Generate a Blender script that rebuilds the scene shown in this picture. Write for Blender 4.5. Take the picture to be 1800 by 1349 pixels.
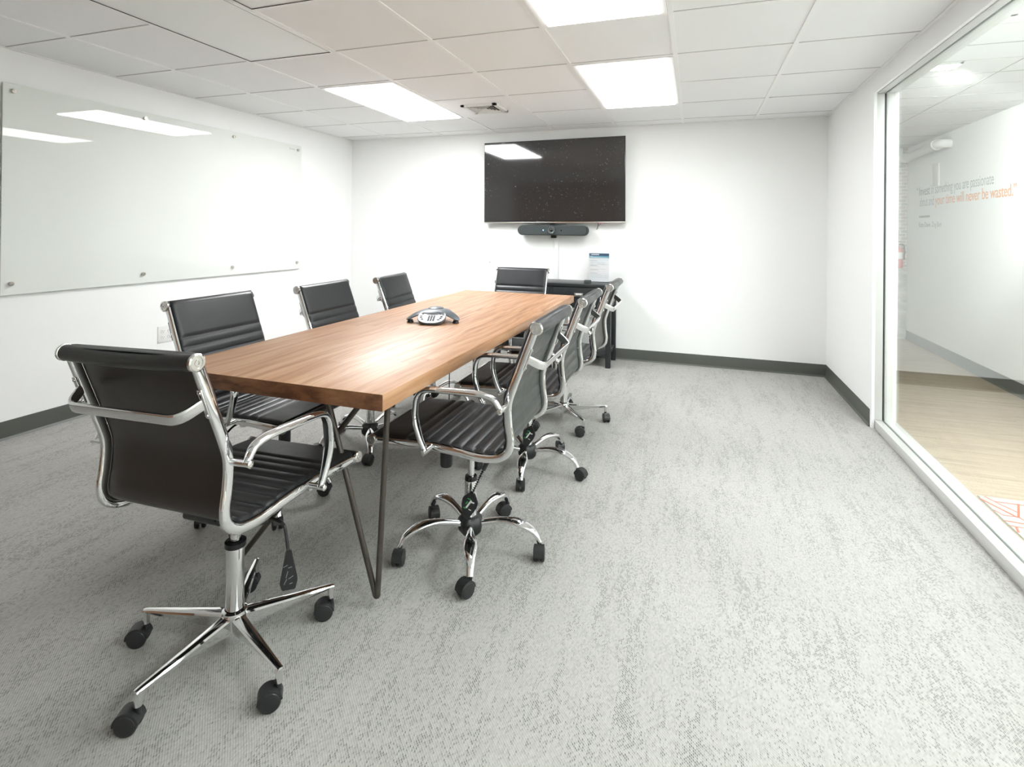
import bpy, bmesh, math, random
from mathutils import Vector, Matrix
random.seed(7)
PI = math.pi
S = bpy.context.scene
C = S.collection
for o in list(bpy.data.objects): bpy.data.objects.remove(o)

# ------------------------------------------------------------ camera, world, exposure
def setup_camera():
    f, cy, yaw, pit, rol = 944.46, 402.8, -0.3290, 0.0026, 0.0104
    loc = Vector((2.5552, -2.5602, 1.2198))
    def ray(a, b, d):
        c, s = math.cos(rol), math.sin(rol); xr = a*c - b*s; u = a*s + b*c
        c, s = math.cos(pit), math.sin(pit); yr = c*d - s*u; z = s*d + c*u
        c, s = math.cos(yaw), math.sin(yaw); return Vector((xr*c + yr*s, -xr*s + yr*c, z))
    R, U, F = ray(1, 0, 0), ray(0, 1, 0), ray(0, 0, 1)
    cam = bpy.data.cameras.new('camera'); o = bpy.data.objects.new('camera', cam); C.objects.link(o)
    cam.sensor_width = 36; cam.sensor_fit = 'HORIZONTAL'; cam.lens = f/1800*36
    cam.shift_y = (cy - 674.5)/1800
    cam.clip_start = 0.05; cam.clip_end = 60
    m = Matrix((R, U, -F)).transposed().to_4x4(); m.translation = loc
    o.matrix_world = m; S.camera = o
setup_camera()
w = bpy.data.worlds.new('world'); S.world = w; w.use_nodes = True
w.node_tree.nodes['Background'].inputs[0].default_value = (0.9, 0.95, 1, 1)
w.node_tree.nodes['Background'].inputs[1].default_value = 0.4
vs = S.view_settings
vs.view_transform = 'Standard'; vs.look = 'None'; vs.exposure = 0.46; vs.gamma = 1; vs.use_curve_mapping = False
PANELS = {'whiteboard_side': 20.5, 'television_side': 8.6, 'near': 5.6}   # strength of the lit ceiling panels
CORR = 29.0

# ------------------------------------------------------------ room dimensions (metres)
T = 0.6096
HC = 2.2208           # ceiling height
XL, XR, YB, YF = -1.153, 3.618, 2.638, -3.45
XO = 3.745            # corridor side of the glass wall
YO = 1.40             # end of the glazed opening
XC, YC = 4.89, 4.85   # corridor wall, brick end wall

# ------------------------------------------------------------ material helpers
class NT:
    def __init__(s, name):
        m = bpy.data.materials.new(name); m.use_nodes = True; s.m = m; s.t = m.node_tree
        s.b = s.t.nodes['Principled BSDF']; s.out = s.t.nodes['Material Output']
        s.tc = None
    def put(s, sock, v):
        if isinstance(v, bpy.types.NodeSocket): s.t.links.new(v, sock)
        elif isinstance(v, (tuple, list)) and len(v) == 3 and sock.type == 'RGBA': sock.default_value = (*v, 1)
        else: sock.default_value = v
    def n(s, typ, ins=None, out=0, **props):
        nd = s.t.nodes.new(typ)
        for k, v in props.items(): setattr(nd, k, v)
        for k, v in (ins or {}).items(): s.put(nd.inputs[k], v)
        return nd.outputs[out]
    def math(s, op, a, b=0.0, c=0.0):
        return s.n('ShaderNodeMath', {0: a, 1: b, 2: c}, operation=op)
    def obj(s):
        if s.tc is None: s.tc = s.n('ShaderNodeTexCoord', out='Object')
        return s.tc
    def map(s, scale=(1, 1, 1), loc=(0, 0, 0), rot=(0, 0, 0), v=None):
        return s.n('ShaderNodeMapping', {'Vector': v or s.obj(), 'Scale': scale, 'Location': loc, 'Rotation': rot})
    def noise(s, v, scale, detail=2.0, rough=0.5, dist=0.0):
        return s.n('ShaderNodeTexNoise', {'Vector': v, 'Scale': scale, 'Detail': detail, 'Roughness': rough, 'Distortion': dist})
    def ramp(s, fac, stops):
        nd = s.t.nodes.new('ShaderNodeValToRGB'); s.put(nd.inputs[0], fac)
        e = nd.color_ramp.elements
        while len(e) < len(stops): e.new(0.5)
        for el, (p, c) in zip(e, stops):
            el.position = p; el.color = (*c, 1) if isinstance(c, (tuple, list)) else (c, c, c, 1)
        return nd.outputs[0]
    def mix(s, fac, a, b, typ='MIX'):
        nd = s.t.nodes.new('ShaderNodeMix'); nd.data_type = 'RGBA'; nd.blend_type = typ
        s.put(nd.inputs[0], fac); s.put(nd.inputs[6], a); s.put(nd.inputs[7], b)
        return nd.outputs[2]
    def bump(s, h, strength=0.2, dist=0.002):
        s.put(s.b.inputs['Normal'], s.n('ShaderNodeBump', {'Height': h, 'Strength': strength, 'Distance': dist}))
    def set(s, **k):
        names = dict(col='Base Color', rough='Roughness', metal='Metallic', spec='Specular IOR Level', coat='Coat Weight',
                     crough='Coat Roughness', emit='Emission Color', estr='Emission Strength', trans='Transmission Weight', ior='IOR', alpha='Alpha')
        for kk, v in k.items(): s.put(s.b.inputs[names[kk]], v)
        return s
def simple(name, col, rough=0.5, metal=0.0, noise=0.0, scale=30, bump=0.0, **k):
    t = NT(name)
    nz = t.noise(t.obj(), scale, 3)
    t.set(col=t.mix(nz, [c*(1-noise) for c in col], [min(1, c*(1+noise)) for c in col]) if noise else col, rough=rough, metal=metal, **k)
    if bump: t.bump(nz, bump, 0.001)
    return t.m

M = {}
M['wall'] = simple('white_wall_paint', (0.925, 0.93, 0.92), 0.75, 0, 0.006, 60, 0.08, spec=0.3)
M['header'] = simple('white_gypsum_header', (0.92, 0.925, 0.92), 0.7, 0, 0.006, 50)
M['tile'] = simple('ceiling_tile_mineral', (0.915, 0.92, 0.925), 0.95, 0, 0.015, 260, 0.25, spec=0.1)
M['tbar'] = simple('ceiling_grid_white', (0.93, 0.93, 0.925), 0.5)
M['gap'] = simple('dark_shadow_gap', (0.03, 0.03, 0.03), 0.9)
M['grey_gap'] = simple('tile_joint_shadow_line', (0.45, 0.44, 0.43), 0.9)  # grey for joint lines and the shadow lines painted along tile edges
M['panel_gap'] = simple('panel_edge_reveal', (0.10, 0.10, 0.10), 0.9)
M['base'] = simple('grey_rubber_baseboard', (0.085, 0.09, 0.078), 0.42, 0, 0.06, 12)
M['alu'] = simple('satin_aluminium_frame', (0.70, 0.70, 0.685), 0.40, 0.12, 0.02, 8)
M['gasket'] = simple('black_gasket', (0.03, 0.035, 0.035), 0.6)
M['chrome'] = simple('polished_chrome', (0.80, 0.80, 0.81), 0.045, 1.0)
M['capchrome'] = simple('turned_chrome_cap', (0.72, 0.70, 0.68), 0.16, 1.0)
M['plastic'] = simple('black_nylon_plastic', (0.018, 0.019, 0.020), 0.42, 0, 0.1, 80, 0.05)
M['gloss_black'] = simple('gloss_black_plastic', (0.012, 0.012, 0.013), 0.18)
M['dsteel'] = simple('dark_raw_steel_rod', (0.10, 0.088, 0.078), 0.42, 0.7, 0.25, 40, 0.1)
M['credenza'] = simple('black_stained_wood', (0.020, 0.023, 0.024), 0.38, 0, 0.3, 25, 0.1)
M['nickel'] = simple('brushed_nickel', (0.55, 0.52, 0.47), 0.28, 1.0)
M['white_plastic'] = simple('white_plastic', (0.82, 0.82, 0.80), 0.35)
M['fabric'] = simple('grey_speaker_mesh', (0.050, 0.062, 0.062), 0.8, 0, 0.35, 700, 0.2)
M['dark'] = simple('front_wall_dark_brown', (0.34, 0.18, 0.10), 0.6, 0, 0.15, 4)
M['front_grey'] = simple('front_wall_grey', (0.55, 0.55, 0.53), 0.6, 0, 0.03, 4)
M['paper'] = simple('white_paper', (0.80, 0.80, 0.82), 0.6)
M['navy'] = simple('sign_dark_blue', (0.05, 0.10, 0.18), 0.5)
M['sky'] = simple('sign_light_blue', (0.13, 0.36, 0.48), 0.5)
M['ink'] = simple('grey_ink', (0.35, 0.36, 0.38), 0.7)
M['quote_grey'] = simple('quote_vinyl_grey', (0.26, 0.29, 0.29), 0.6)
M['quote_light'] = simple('quote_vinyl_light_grey', (0.36, 0.39, 0.39), 0.6)
M['quote_orange'] = simple('quote_vinyl_orange', (0.85, 0.36, 0.13), 0.6)
M['red'] = simple('red_enamel', (0.55, 0.02, 0.03), 0.3)
M['rug'] = simple('pale_rug_pile', (0.40, 0.415, 0.395), 0.95, 0, 0.12, 400, 0.4)
M['rug_orange'] = simple('orange_rug_yarn', (0.60, 0.085, 0.02), 0.95, 0, 0.2, 500, 0.4)
M['phone'] = simple('phone_grey_plastic', (0.085, 0.10, 0.115), 0.36, 0, 0.08, 300)
M['phone_silver'] = simple('phone_keypad_silver', (0.42, 0.44, 0.46), 0.35, 0.3)
M['phone_dark'] = simple('phone_dark_rubber', (0.02, 0.02, 0.022), 0.5)
M['lcd'] = simple('lcd_glass', (0.22, 0.27, 0.24), 0.12)
M['green'] = simple('green_print', (0.04, 0.45, 0.10), 0.5)
M['whiteprint'] = simple('white_print', (0.8, 0.8, 0.8), 0.5)
M['pipe'] = simple('white_painted_pipe', (0.74, 0.74, 0.71), 0.45)
M['led_red'] = simple('red_indicator', (0.8, 0.02, 0.05), 0.4, emit=(1, 0.1, 0.2), estr=1.0)
M['led_blue'] = simple('blue_indicator', (0.3, 0.6, 0.9), 0.4, emit=(0.4, 0.7, 1), estr=1.5)
M['lens'] = simple('camera_lens_glass', (0.01, 0.01, 0.012), 0.05)
M['lens_ring'] = simple('camera_ring', (0.16, 0.18, 0.18), 0.35, 0.4)
M['unlit'] = simple('unlit_diffuser', (0.84, 0.85, 0.84), 0.35)
M['orange_tag'] = simple('orange_paper', (0.75, 0.22, 0.08), 0.6)
def emat(name, s, col=(0.975, 0.985, 1.0)):
    t = NT(name); t.set(col=(0.9, 0.9, 0.9), emit=col, estr=s); return t.m
for k_, v_ in PANELS.items(): M['lit_'+k_] = emat('lit_diffuser_'+k_, v_)
M['lit2'] = emat('lit_corridor_diffuser', CORR)

def leather(name, col, brown=0.0):
    t = NT(name)
    v = t.n('ShaderNodeTexVoronoi', {'Vector': t.obj(), 'Scale': 900.0}, out='Distance')
    nz = t.noise(t.obj(), 14, 3)
    t.set(col=t.mix(nz, [c*0.8 for c in col], [c*1.25 for c in col]), rough=t.ramp(nz, [(0.3, 0.30), (0.7, 0.40)]), spec=0.55)
    t.bump(v, 0.15, 0.0004)
    return t.m
M['leather'] = leather('black_leatherette', (0.019, 0.021, 0.023))
M['leather_back'] = leather('dark_brown_leatherette_back', (0.020, 0.014, 0.012))
M['leather_rear'] = leather('charcoal_leatherette_back', (0.040, 0.044, 0.042))

def glass_mat(name, tint, base=0.045):
    t = NT(name); N = t.t.nodes
    g = t.n('ShaderNodeNewGeometry', out='Incoming'); nn = t.n('ShaderNodeNewGeometry', out='Normal')
    d = t.n('ShaderNodeVectorMath', {0: g, 1: nn}, out='Value', operation='DOT_PRODUCT')
    c = t.math('ABSOLUTE', d)
    k = t.math('POWER', t.math('SUBTRACT', 1.0, c), 5.0)
    f = t.math('ADD', t.math('MULTIPLY', k, 1.0-base), base)
    tr = t.n('ShaderNodeBsdfTransparent', {'Color': tint})
    gl = t.n('ShaderNodeBsdfAnisotropic', {'Color': (1, 1, 1), 'Roughness': 0.0})
    mx = t.n('ShaderNodeMixShader', {0: f, 1: tr, 2: gl})
    t.t.links.new(mx, t.out.inputs['Surface'])
    return t.m
M['glass'] = glass_mat('partition_glass', (0.955, 0.985, 0.97), 0.12)
M['acrylic'] = glass_mat('clear_acrylic', (0.97, 0.98, 0.98))

def carpet():
    t = NT('woven_grey_carpet'); o = t.obj()
    sx = t.n('ShaderNodeSeparateXYZ', {0: o}, out='X'); sy = t.n('ShaderNodeSeparateXYZ', {0: o}, out='Y')
    # carpet planks 0.5 m wide, 1 m long, laid running into the room, each with its own offset
    px = t.math('FLOOR', t.math('DIVIDE', t.math('ADD', sx, 10.13), 0.5))
    py = t.math('FLOOR', t.math('DIVIDE', t.math('ADD', t.math('ADD', sy, 10.3), t.math('MULTIPLY', t.math('MODULO', px, 2.0), 0.5)), 1.0))
    pv = t.n('ShaderNodeCombineXYZ', {'X': px, 'Y': py})
    pr = t.n('ShaderNodeTexWhiteNoise', {'Vector': pv}, out='Color', noise_dimensions='2D')
    ov = t.n('ShaderNodeVectorMath', {0: o, 1: t.n('ShaderNodeVectorMath', {0: pr, 'Scale': 9.0}, operation='SCALE')}, operation='ADD')
    st = t.noise(t.map((12, 2.0, 1), v=ov), 1.0, 5, 0.66)
    st2 = t.noise(t.map((40, 3.5, 1), v=ov), 1.0, 3, 0.6)
    big = t.noise(t.map((1.6, 1.1, 1), v=o), 1.0, 3, 0.6)
    patch = t.noise(t.map((42, 12, 1), v=ov), 1.0, 4, 0.65)
    m = t.math('ADD', t.math('MULTIPLY', st, 0.75), t.math('MULTIPLY', st2, 0.28))
    fine = t.noise(t.map((110, 55, 1), v=o), 1.0, 2)
    m = t.math('ADD', m, t.math('MULTIPLY', big, 0.22)); m = t.math('ADD', m, t.math('MULTIPLY', patch, 0.45)); m = t.math('ADD', m, t.math('MULTIPLY', fine, 0.20))
    gate = t.n('ShaderNodeMapRange', {0: m, 1: 0.88, 2: 1.13, 3: 0.0, 4: 1.0})
    # staggered stitches, thin and slanted
    dx, dy = 0.0040, 0.0078
    wob = t.math('MULTIPLY', t.math('SUBTRACT', t.noise(t.map((6, 6, 1)), 1.0, 2), 0.5), 0.012)
    rx = t.math('DIVIDE', t.math('ADD', sx, wob), dx); col = t.math('FLOOR', rx)
    ry = t.math('ADD', t.math('DIVIDE', sy, dy), t.math('MULTIPLY', t.math('MODULO', t.math('ABSOLUTE', col), 2.0), 0.5)); row = t.math('FLOOR', ry)
    cv = t.n('ShaderNodeCombineXYZ', {'X': col, 'Y': row})
    wn = t.n('ShaderNodeTexWhiteNoise', {'Vector': cv}, out='Value', noise_dimensions='2D')
    wn2 = t.n('ShaderNodeTexWhiteNoise', {'Vector': t.n('ShaderNodeVectorMath', {0: cv, 1: (7.3, 3.1, 0)}, operation='ADD')}, out='Value', noise_dimensions='2D')
    fx = t.math('SUBTRACT', t.math('FRACT', rx), 0.5); fy = t.math('SUBTRACT', t.math('FRACT', ry), 0.5)
    fx = t.math('ADD', fx, t.math('MULTIPLY', fy, 0.5))
    sz_ = t.math('ADD', 1.9, t.math('MULTIPLY', wn2, 1.5))
    d = t.math('ADD', t.math('POWER', t.math('MULTIPLY', t.math('ABSOLUTE', fx), sz_), 2.0), t.math('POWER', t.math('MULTIPLY', t.math('ABSOLUTE', fy), 2.3), 2.0))
    dash = t.n('ShaderNodeMapRange', {0: d, 1: 0.95, 2: 0.30, 3: 0.0, 4: 1.0})
    on = t.n('ShaderNodeMapRange', {0: t.math('SUBTRACT', gate, t.math('MULTIPLY', wn, 1.15)), 1: -0.12, 2: 0.35, 3: 0.03, 4: 1.0})
    soft = t.math('MULTIPLY', t.math('ADD', 0.04, t.math('MULTIPLY', gate, 0.40)), t.math('ADD', 0.35, t.math('MULTIPLY', wn2, 0.65)))
    fac = t.math('MULTIPLY', dash, t.math('MINIMUM', 1.0, t.math('ADD', soft, t.math('MULTIPLY', on, 0.60))))
    tone = t.mix(wn, (0.385, 0.376, 0.352), (0.47, 0.463, 0.440))
    t.set(col=t.mix(t.math('MULTIPLY', fac, 0.85), tone, (0.05, 0.054, 0.055)), rough=0.95, spec=0.1)
    t.bump(t.math('SUBTRACT', 1.0, t.math('MULTIPLY', dash, 0.8)), 0.45, 0.002)
    return t.m
M['carpet'] = carpet()

def wood(name, light, mid, dark, axis=1, pw=0.11, pl=0.9, rough=0.3, grain=1.0, coat=0.0, cols=2.0, spec=0.5):
    """planked wood, boards running along axis (0 = x, 1 = y)."""
    t = NT(name); o = t.obj()
    sx = t.n('ShaderNodeSeparateXYZ', {0: o}, out='X'); sy = t.n('ShaderNodeSeparateXYZ', {0: o}, out='Y'); sz = t.n('ShaderNodeSeparateXYZ', {0: o}, out='Z')
    if axis == 0: sx, sy = sy, sx
    px = t.math('FLOOR', t.math('DIVIDE', t.math('ADD', sx, 20.03), pw))
    off = t.n('ShaderNodeTexWhiteNoise', {'W': px}, out='Value', noise_dimensions='1D')
    py = t.math('FLOOR', t.math('ADD', t.math('DIVIDE', t.math('ADD', sy, 20.0), pl), t.math('MULTIPLY', off, 3.0)))
    r = t.n('ShaderNodeTexWhiteNoise', {'Vector': t.n('ShaderNodeCombineXYZ', {'X': px, 'Y': py})}, out='Color', noise_dimensions='2D')
    v = t.n('ShaderNodeCombineXYZ', {'X': sx, 'Y': sy, 'Z': sz})
    v = t.n('ShaderNodeVectorMath', {0: v, 1: t.n('ShaderNodeVectorMath', {0: r, 'Scale': 7.0}, operation='SCALE')}, operation='ADD')
    warp = t.noise(t.map((1.6, 0.7, 1.6), v=v), 2.2, 2, 0.5)
    vv = t.n('ShaderNodeVectorMath', {0: v, 1: t.n('ShaderNodeCombineXYZ', {'X': t.math('MULTIPLY', warp, 0.09*grain), 'Y': 0.0, 'Z': 0.0})}, operation='ADD')
    g1 = t.noise(t.map((40, 1.7, 40), v=vv), 1.0, 6, 0.62)
    g2 = t.noise(t.map((150, 5, 150), v=vv), 1.0, 3, 0.6)
    g = t.math('ADD', t.math('MULTIPLY', g1, 0.8), t.math('MULTIPLY', g2, 0.2))
    c = t.ramp(g, [(0.34, dark), (0.47, mid), (0.60, light)])
    rr = t.n('ShaderNodeSeparateColor', {0: r}, out='Red')
    c = t.mix(t.math('MULTIPLY', t.math('SUBTRACT', rr, 0.3), 0.35*cols), c, mid)
    dk = t.noise(t.map((7, 1.2, 7), v=vv), 1.0, 3, 0.6)
    c = t.mix(t.n('ShaderNodeMapRange', {0: dk, 1: 0.58, 2: 0.75, 3: 0.0, 4: 0.45}), c, dark)
    t.set(col=c, rough=t.ramp(g, [(0.3, rough+0.06), (0.7, rough)]), coat=coat, crough=0.2, spec=spec)
    t.bump(g, 0.08, 0.001)
    return t.m
M['table'] = wood('acacia_table_wood', (0.54, 0.325, 0.188), (0.43, 0.220, 0.108), (0.25, 0.115, 0.054), 1, 0.115, 1.3, 0.40, 1.0, 0.0, spec=0.7)
M['oak'] = wood('pale_oak_floor', (0.47, 0.37, 0.265), (0.40, 0.305, 0.21), (0.28, 0.20, 0.13), 0, 0.18, 1.9, 0.35, 0.5, 0.0, 1.2)
def endgrain():
    t = NT('table_end_grain'); o = t.obj()
    wp = t.n('ShaderNodeVectorMath', {0: o, 1: t.n('ShaderNodeVectorMath', {0: t.n('ShaderNodeTexNoise', {'Vector': t.map((5, 1, 9)), 'Scale': 1.0, 'Detail': 3.0}, out='Color'), 'Scale': 0.12}, operation='SCALE')}, operation='ADD')
    n1 = t.noise(t.map((11, 1, 34), v=wp), 1.0, 5, 0.6); n2 = t.noise(t.map((4, 1, 7)), 1.0, 2)
    c = t.ramp(n1, [(0.36, (0.105, 0.038, 0.016)), (0.5, (0.24, 0.098, 0.042)), (0.68, (0.33, 0.15, 0.066))])
    t.set(col=t.mix(t.ramp(n2, [(0.42, 0.0), (0.60, 0.6)]), c, (0.13, 0.05, 0.022)), rough=0.5)
    return t.m
M['endgrain'] = endgrain()

def brick():
    t = NT('whitewashed_brick'); o = t.obj()
    v = t.n('ShaderNodeCombineXYZ', {'X': t.n('ShaderNodeSeparateXYZ', {0: o}, out='X'), 'Y': t.n('ShaderNodeSeparateXYZ', {0: o}, out='Z')})
    nz = t.noise(o, 9, 4)
    v = t.n('ShaderNodeVectorMath', {0: v, 1: t.n('ShaderNodeVectorMath', {0: t.n('ShaderNodeTexNoise', {'Vector': o, 'Scale': 12.0}, out='Color'), 'Scale': 0.012}, operation='SCALE')}, operation='ADD')
    b = t.t.nodes.new('ShaderNodeTexBrick')
    for k, x in {'Vector': v, 'Color1': (0.42, 0.36, 0.33), 'Color2': (0.34, 0.35, 0.33), 'Mortar': (0.66, 0.64, 0.58), 'Scale': 1.0, 'Mortar Size': 0.0035, 'Brick Width': 0.105, 'Row Height': 0.040}.items(): t.put(b.inputs[k], x)
    # rough render covers the lowest part of the wall
    z = t.n('ShaderNodeSeparateXYZ', {0: o}, out='Z')
    low = t.n('ShaderNodeMapRange', {0: t.math('ADD', z, t.math('MULTIPLY', nz, 0.2)), 1: 0.95, 2: 0.90})
    rock = t.ramp(t.noise(t.map((3, 3, 8)), 3.0, 5, 0.65), [(0.35, (0.30, 0.31, 0.28)), (0.65, (0.52, 0.51, 0.46))])
    t.set(col=t.mix(low, b.outputs[0], rock), rough=0.85)
    t.bump(t.math('SUBTRACT', 1.0, b.outputs[1]), 0.6, 0.01)
    return t.m
M['brick'] = brick()
def screen():
    t = NT('tv_screen_glass'); o = t.obj()
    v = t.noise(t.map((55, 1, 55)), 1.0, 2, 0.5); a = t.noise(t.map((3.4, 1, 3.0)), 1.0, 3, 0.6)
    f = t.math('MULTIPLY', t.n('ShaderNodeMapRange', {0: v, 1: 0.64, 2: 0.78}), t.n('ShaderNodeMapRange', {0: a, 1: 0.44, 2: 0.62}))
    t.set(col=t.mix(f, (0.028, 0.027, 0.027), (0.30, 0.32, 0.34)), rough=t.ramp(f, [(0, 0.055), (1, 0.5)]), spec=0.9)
    return t.m
M['screen'] = screen()
def board_glass():
    t = NT('backpainted_glass_board'); nz = t.noise(t.map((1, 1.3, 1.7)), 1.2, 3)
    t.set(col=t.mix(nz, (0.755, 0.79, 0.75), (0.785, 0.80, 0.765)), rough=0.6, spec=0.0, coat=1.0, crough=0.0)
    return t.m
M['board'] = board_glass()

# ------------------------------------------------------------ mesh helpers
class MB:
    """collects shapes; build() links them as one mesh object"""
    def __init__(s): s.bm = bmesh.new(); s.mats = []
    def mi(s, m):
        if m not in s.mats: s.mats.append(m)
        return s.mats.index(m)
    def _fin(s, faces, m, smooth):
        i = s.mi(m)
        for f in faces: f.material_index = i; f.smooth = smooth
    def box(s, a, b, m, bevel=0.0, seg=2, mat4=None, smooth=False):
        t = bmesh.new(); bmesh.ops.create_cube(t, size=1)
        c = [(a[i]+b[i])/2 for i in range(3)]; d = [abs(b[i]-a[i]) for i in range(3)]
        bmesh.ops.scale(t, vec=d, verts=t.verts); bmesh.ops.translate(t, vec=c, verts=t.verts)
        if bevel > 0: bmesh.ops.bevel(t, geom=list(t.edges), offset=bevel, segments=seg, affect='EDGES', profile=0.5)
        if mat4: bmesh.ops.transform(t, matrix=mat4, verts=t.verts)
        s.merge(t, m, smooth or bevel > 0)
        return s
    def merge(s, t, m, smooth=True):
        i = s.mi(m); vm = {}
        for v in t.verts: vm[v] = s.bm.verts.new(v.co)
        for f in t.faces:
            try: g = s.bm.faces.new([vm[v] for v in f.verts]); g.material_index = i; g.smooth = smooth
            except ValueError: pass
        t.free()
    def grid(s, rows, m, closed_u=False, closed_v=False, smooth=True, cap0=False, cap1=False):
        V = [[s.bm.verts.new(p) for p in r] for r in rows]; i = s.mi(m); n = len(V); k = len(V[0])
        for a in range(n if closed_u else n-1):
            for b in range(k if closed_v else k-1):
                q = [V[a][b], V[(a+1) % n][b], V[(a+1) % n][(b+1) % k], V[a][(b+1) % k]]
                try: f = s.bm.faces.new(q); f.material_index = i; f.smooth = smooth
                except ValueError: pass
        for flag, r in ((cap0, V[0]), (cap1, V[-1])):
            if flag:
                f = s.bm.faces.new(r); f.material_index = i; f.smooth = False
        return V
    def sweep(s, pts, rad, m, ref=None, seg=12, power=2.0, caps=True, smooth=True):
        """tube along pts; rad = r, (rb, rn) or function(t 0..1) giving (rb, rn); ref = binormal direction"""
        P = [Vector(p) for p in pts]; n = len(P); rows = []
        tot = sum((P[i+1]-P[i]).length for i in range(n-1)); acc = 0; pb = None
        for i in range(n):
            t = (P[min(i+1, n-1)]-P[max(i-1, 0)]).normalized()
            if ref is not None: b = Vector(ref); b = (b - t*b.dot(t)).normalized()
            else:
                if pb is None:
                    b = t.cross(Vector((0, 0, 1)));
                    if b.length < 1e-3: b = Vector((1, 0, 0))
                    b.normalize()
                else: b = (pb - t*pb.dot(t)).normalized()
                pb = b
            nn = t.cross(b)
            if i: acc += (P[i]-P[i-1]).length
            r = rad(acc/tot) if callable(rad) else rad
            rb, rn = r if isinstance(r, (tuple, list)) else (r, r)
            row = []
            for k in range(seg):
                a = 2*PI*k/seg; ca, sa = math.cos(a), math.sin(a)
                x = math.copysign(abs(ca)**(2/power), ca)*rb; y = math.copysign(abs(sa)**(2/power), sa)*rn
                row.append(P[i]+b*x+nn*y)
            rows.append(row)
        s.grid(rows, m, closed_v=True, smooth=smooth, cap0=caps, cap1=caps)
        return s
    def cyl(s, a, b, r, m, seg=24, r2=None, smooth=True):
        r2 = r if r2 is None else r2
        return s.sweep([a, b], lambda t: (r+(r2-r)*t,)*2, m, seg=seg, smooth=smooth)
    def lathe(s, prof, m, mat4=None, seg=28, smooth=True):
        """prof = [(r, z)...] about local z"""
        rows = []
        for r, z in prof:
            row = [Vector((max(r, 1e-5)*math.cos(2*PI*k/seg), max(r, 1e-5)*math.sin(2*PI*k/seg), z)) for k in range(seg)]
            if mat4: row = [mat4 @ p for p in row]
            rows.append(row)
        s.grid(rows, m, closed_v=True, smooth=smooth, cap0=prof[0][0] > 1e-4, cap1=prof[-1][0] > 1e-4)
        return s
    def prism(s, poly, d, m, mat4=None, bevel=0.0, smooth=False):
        """poly in xy, extruded 0..d in z"""
        t = bmesh.new(); vs_ = [t.verts.new((x, y, 0)) for x, y in poly]; f = t.faces.new(vs_)
        r = bmesh.ops.extrude_face_region(t, geom=[f]); bmesh.ops.translate(t, vec=(0, 0, d), verts=[v for v in r['geom'] if isinstance(v, bmesh.types.BMVert)])
        if bevel: bmesh.ops.bevel(t, geom=[e for e in t.edges], offset=bevel, segments=2, affect='EDGES')
        if mat4: bmesh.ops.transform(t, matrix=mat4, verts=t.verts)
        s.merge(t, m, smooth or bevel > 0); return s
    def build(s, name, parent=None, loc=None, sharp=35):
        bmesh.ops.recalc_face_normals(s.bm, faces=s.bm.faces)
        me = bpy.data.meshes.new(name); s.bm.to_mesh(me); s.bm.free()
        for m in s.mats: me.materials.append(m)
        try: me.set_sharp_from_angle(angle=math.radians(sharp))
        except Exception: pass
        o = bpy.data.objects.new(name, me); C.objects.link(o)
        if parent is not None: o.parent = parent
        if loc: o.location = loc
        return o
def empty(name, label, cat, loc=(0, 0, 0), rz=0.0, group=None):
    o = bpy.data.objects.new(name, None); C.objects.link(o); o.location = loc; o.rotation_euler = (0, 0, rz)
    return tag(o, label, cat, group)
def tag(o, label, cat, group=None):
    o['label'] = label; o['category'] = cat
    if group: o['group'] = group
    return o
def struct(o): o['kind'] = 'structure'; return o
def curve(pts, n=6):
    """Catmull-Rom through pts"""
    P = [Vector(p) for p in pts]; P = [2*P[0]-P[1]]+P+[2*P[-1]-P[-2]]; out = []
    for i in range(1, len(P)-2):
        for k in range(n):
            t = k/n; a, b, c, d = P[i-1], P[i], P[i+1], P[i+2]
            out.append(0.5*((2*b)+(c-a)*t+(2*a-5*b+4*c-d)*t*t+(3*b-a-3*c+d)*t**3))
    out.append(P[-2]); return out
def fillet(pts, r, n=6):
    P = [Vector(p) for p in pts]; out = [P[0]]
    for i in range(1, len(P)-1):
        a, b, c = P[i-1], P[i], P[i+1]
        u, v = (a-b), (c-b); d = min(r, u.length*0.49, v.length*0.49); p, q = b+u.normalized()*d, b+v.normalized()*d
        for k in range(n+1):
            t = k/n; out.append(p*(1-t)**2+b*2*t*(1-t)+q*t*t)
    out.append(P[-1]); return out
def rot_to(axis):
    """matrix taking z to axis"""
    return Vector((0, 0, 1)).rotation_difference(Vector(axis)).to_matrix().to_4x4()
def at(loc, axis=(0, 0, 1)): return Matrix.Translation(loc) @ rot_to(axis)

# ------------------------------------------------------------ room shell
YC2 = YC + 0.1
struct(MB().box((XL-0.1, YF-0.1, -0.1), (XR+0.022, YB, 0), M['carpet']).build('floor'))
struct(MB().box((XR+0.022, YF-0.1, -0.1), (XC+0.1, YC2, 0), M['oak']).build('floor_corridor'))
struct(MB().box((XL-0.1, YF-0.1, -0.1), (XL, YB+0.1, HC+0.1), M['wall']).build('wall_left'))
struct(MB().box((XL, YB, -0.1), (XR, YB+0.12, HC+0.1), M['wall']).build('wall_back'))
struct(MB().box((XR, YO+0.0, 0), (XO, YB+0.12, HC+0.1), M['wall']).build('wall_right'))
struct(MB().box((XC, YF-0.1, 0), (XC+0.1, YC2, HC+0.1), M['wall']).build('wall_corridor'))
struct(MB().box((XO-0.6, YC, 0), (XC, YC2, HC+0.1), M['brick']).build('wall_brick'))
struct(MB().box((XR-0.6, YB+0.12, 0), (XO-0.6, YC, HC+0.1), M['wall']).build('wall_niche'))
fw = MB().box((XL, YF-0.1, 0), (1.05, YF, HC+0.1), M['dark']).box((1.05, YF-0.1, 0), (XC, YF, HC+0.1), M['front_grey'])
fw.box((-0.35, YF, 0), (-0.335, YF+0.012, HC), M['front_grey'])
struct(fw.build('wall_front'))
HB = 2.105   # underside of the glazing head
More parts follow.
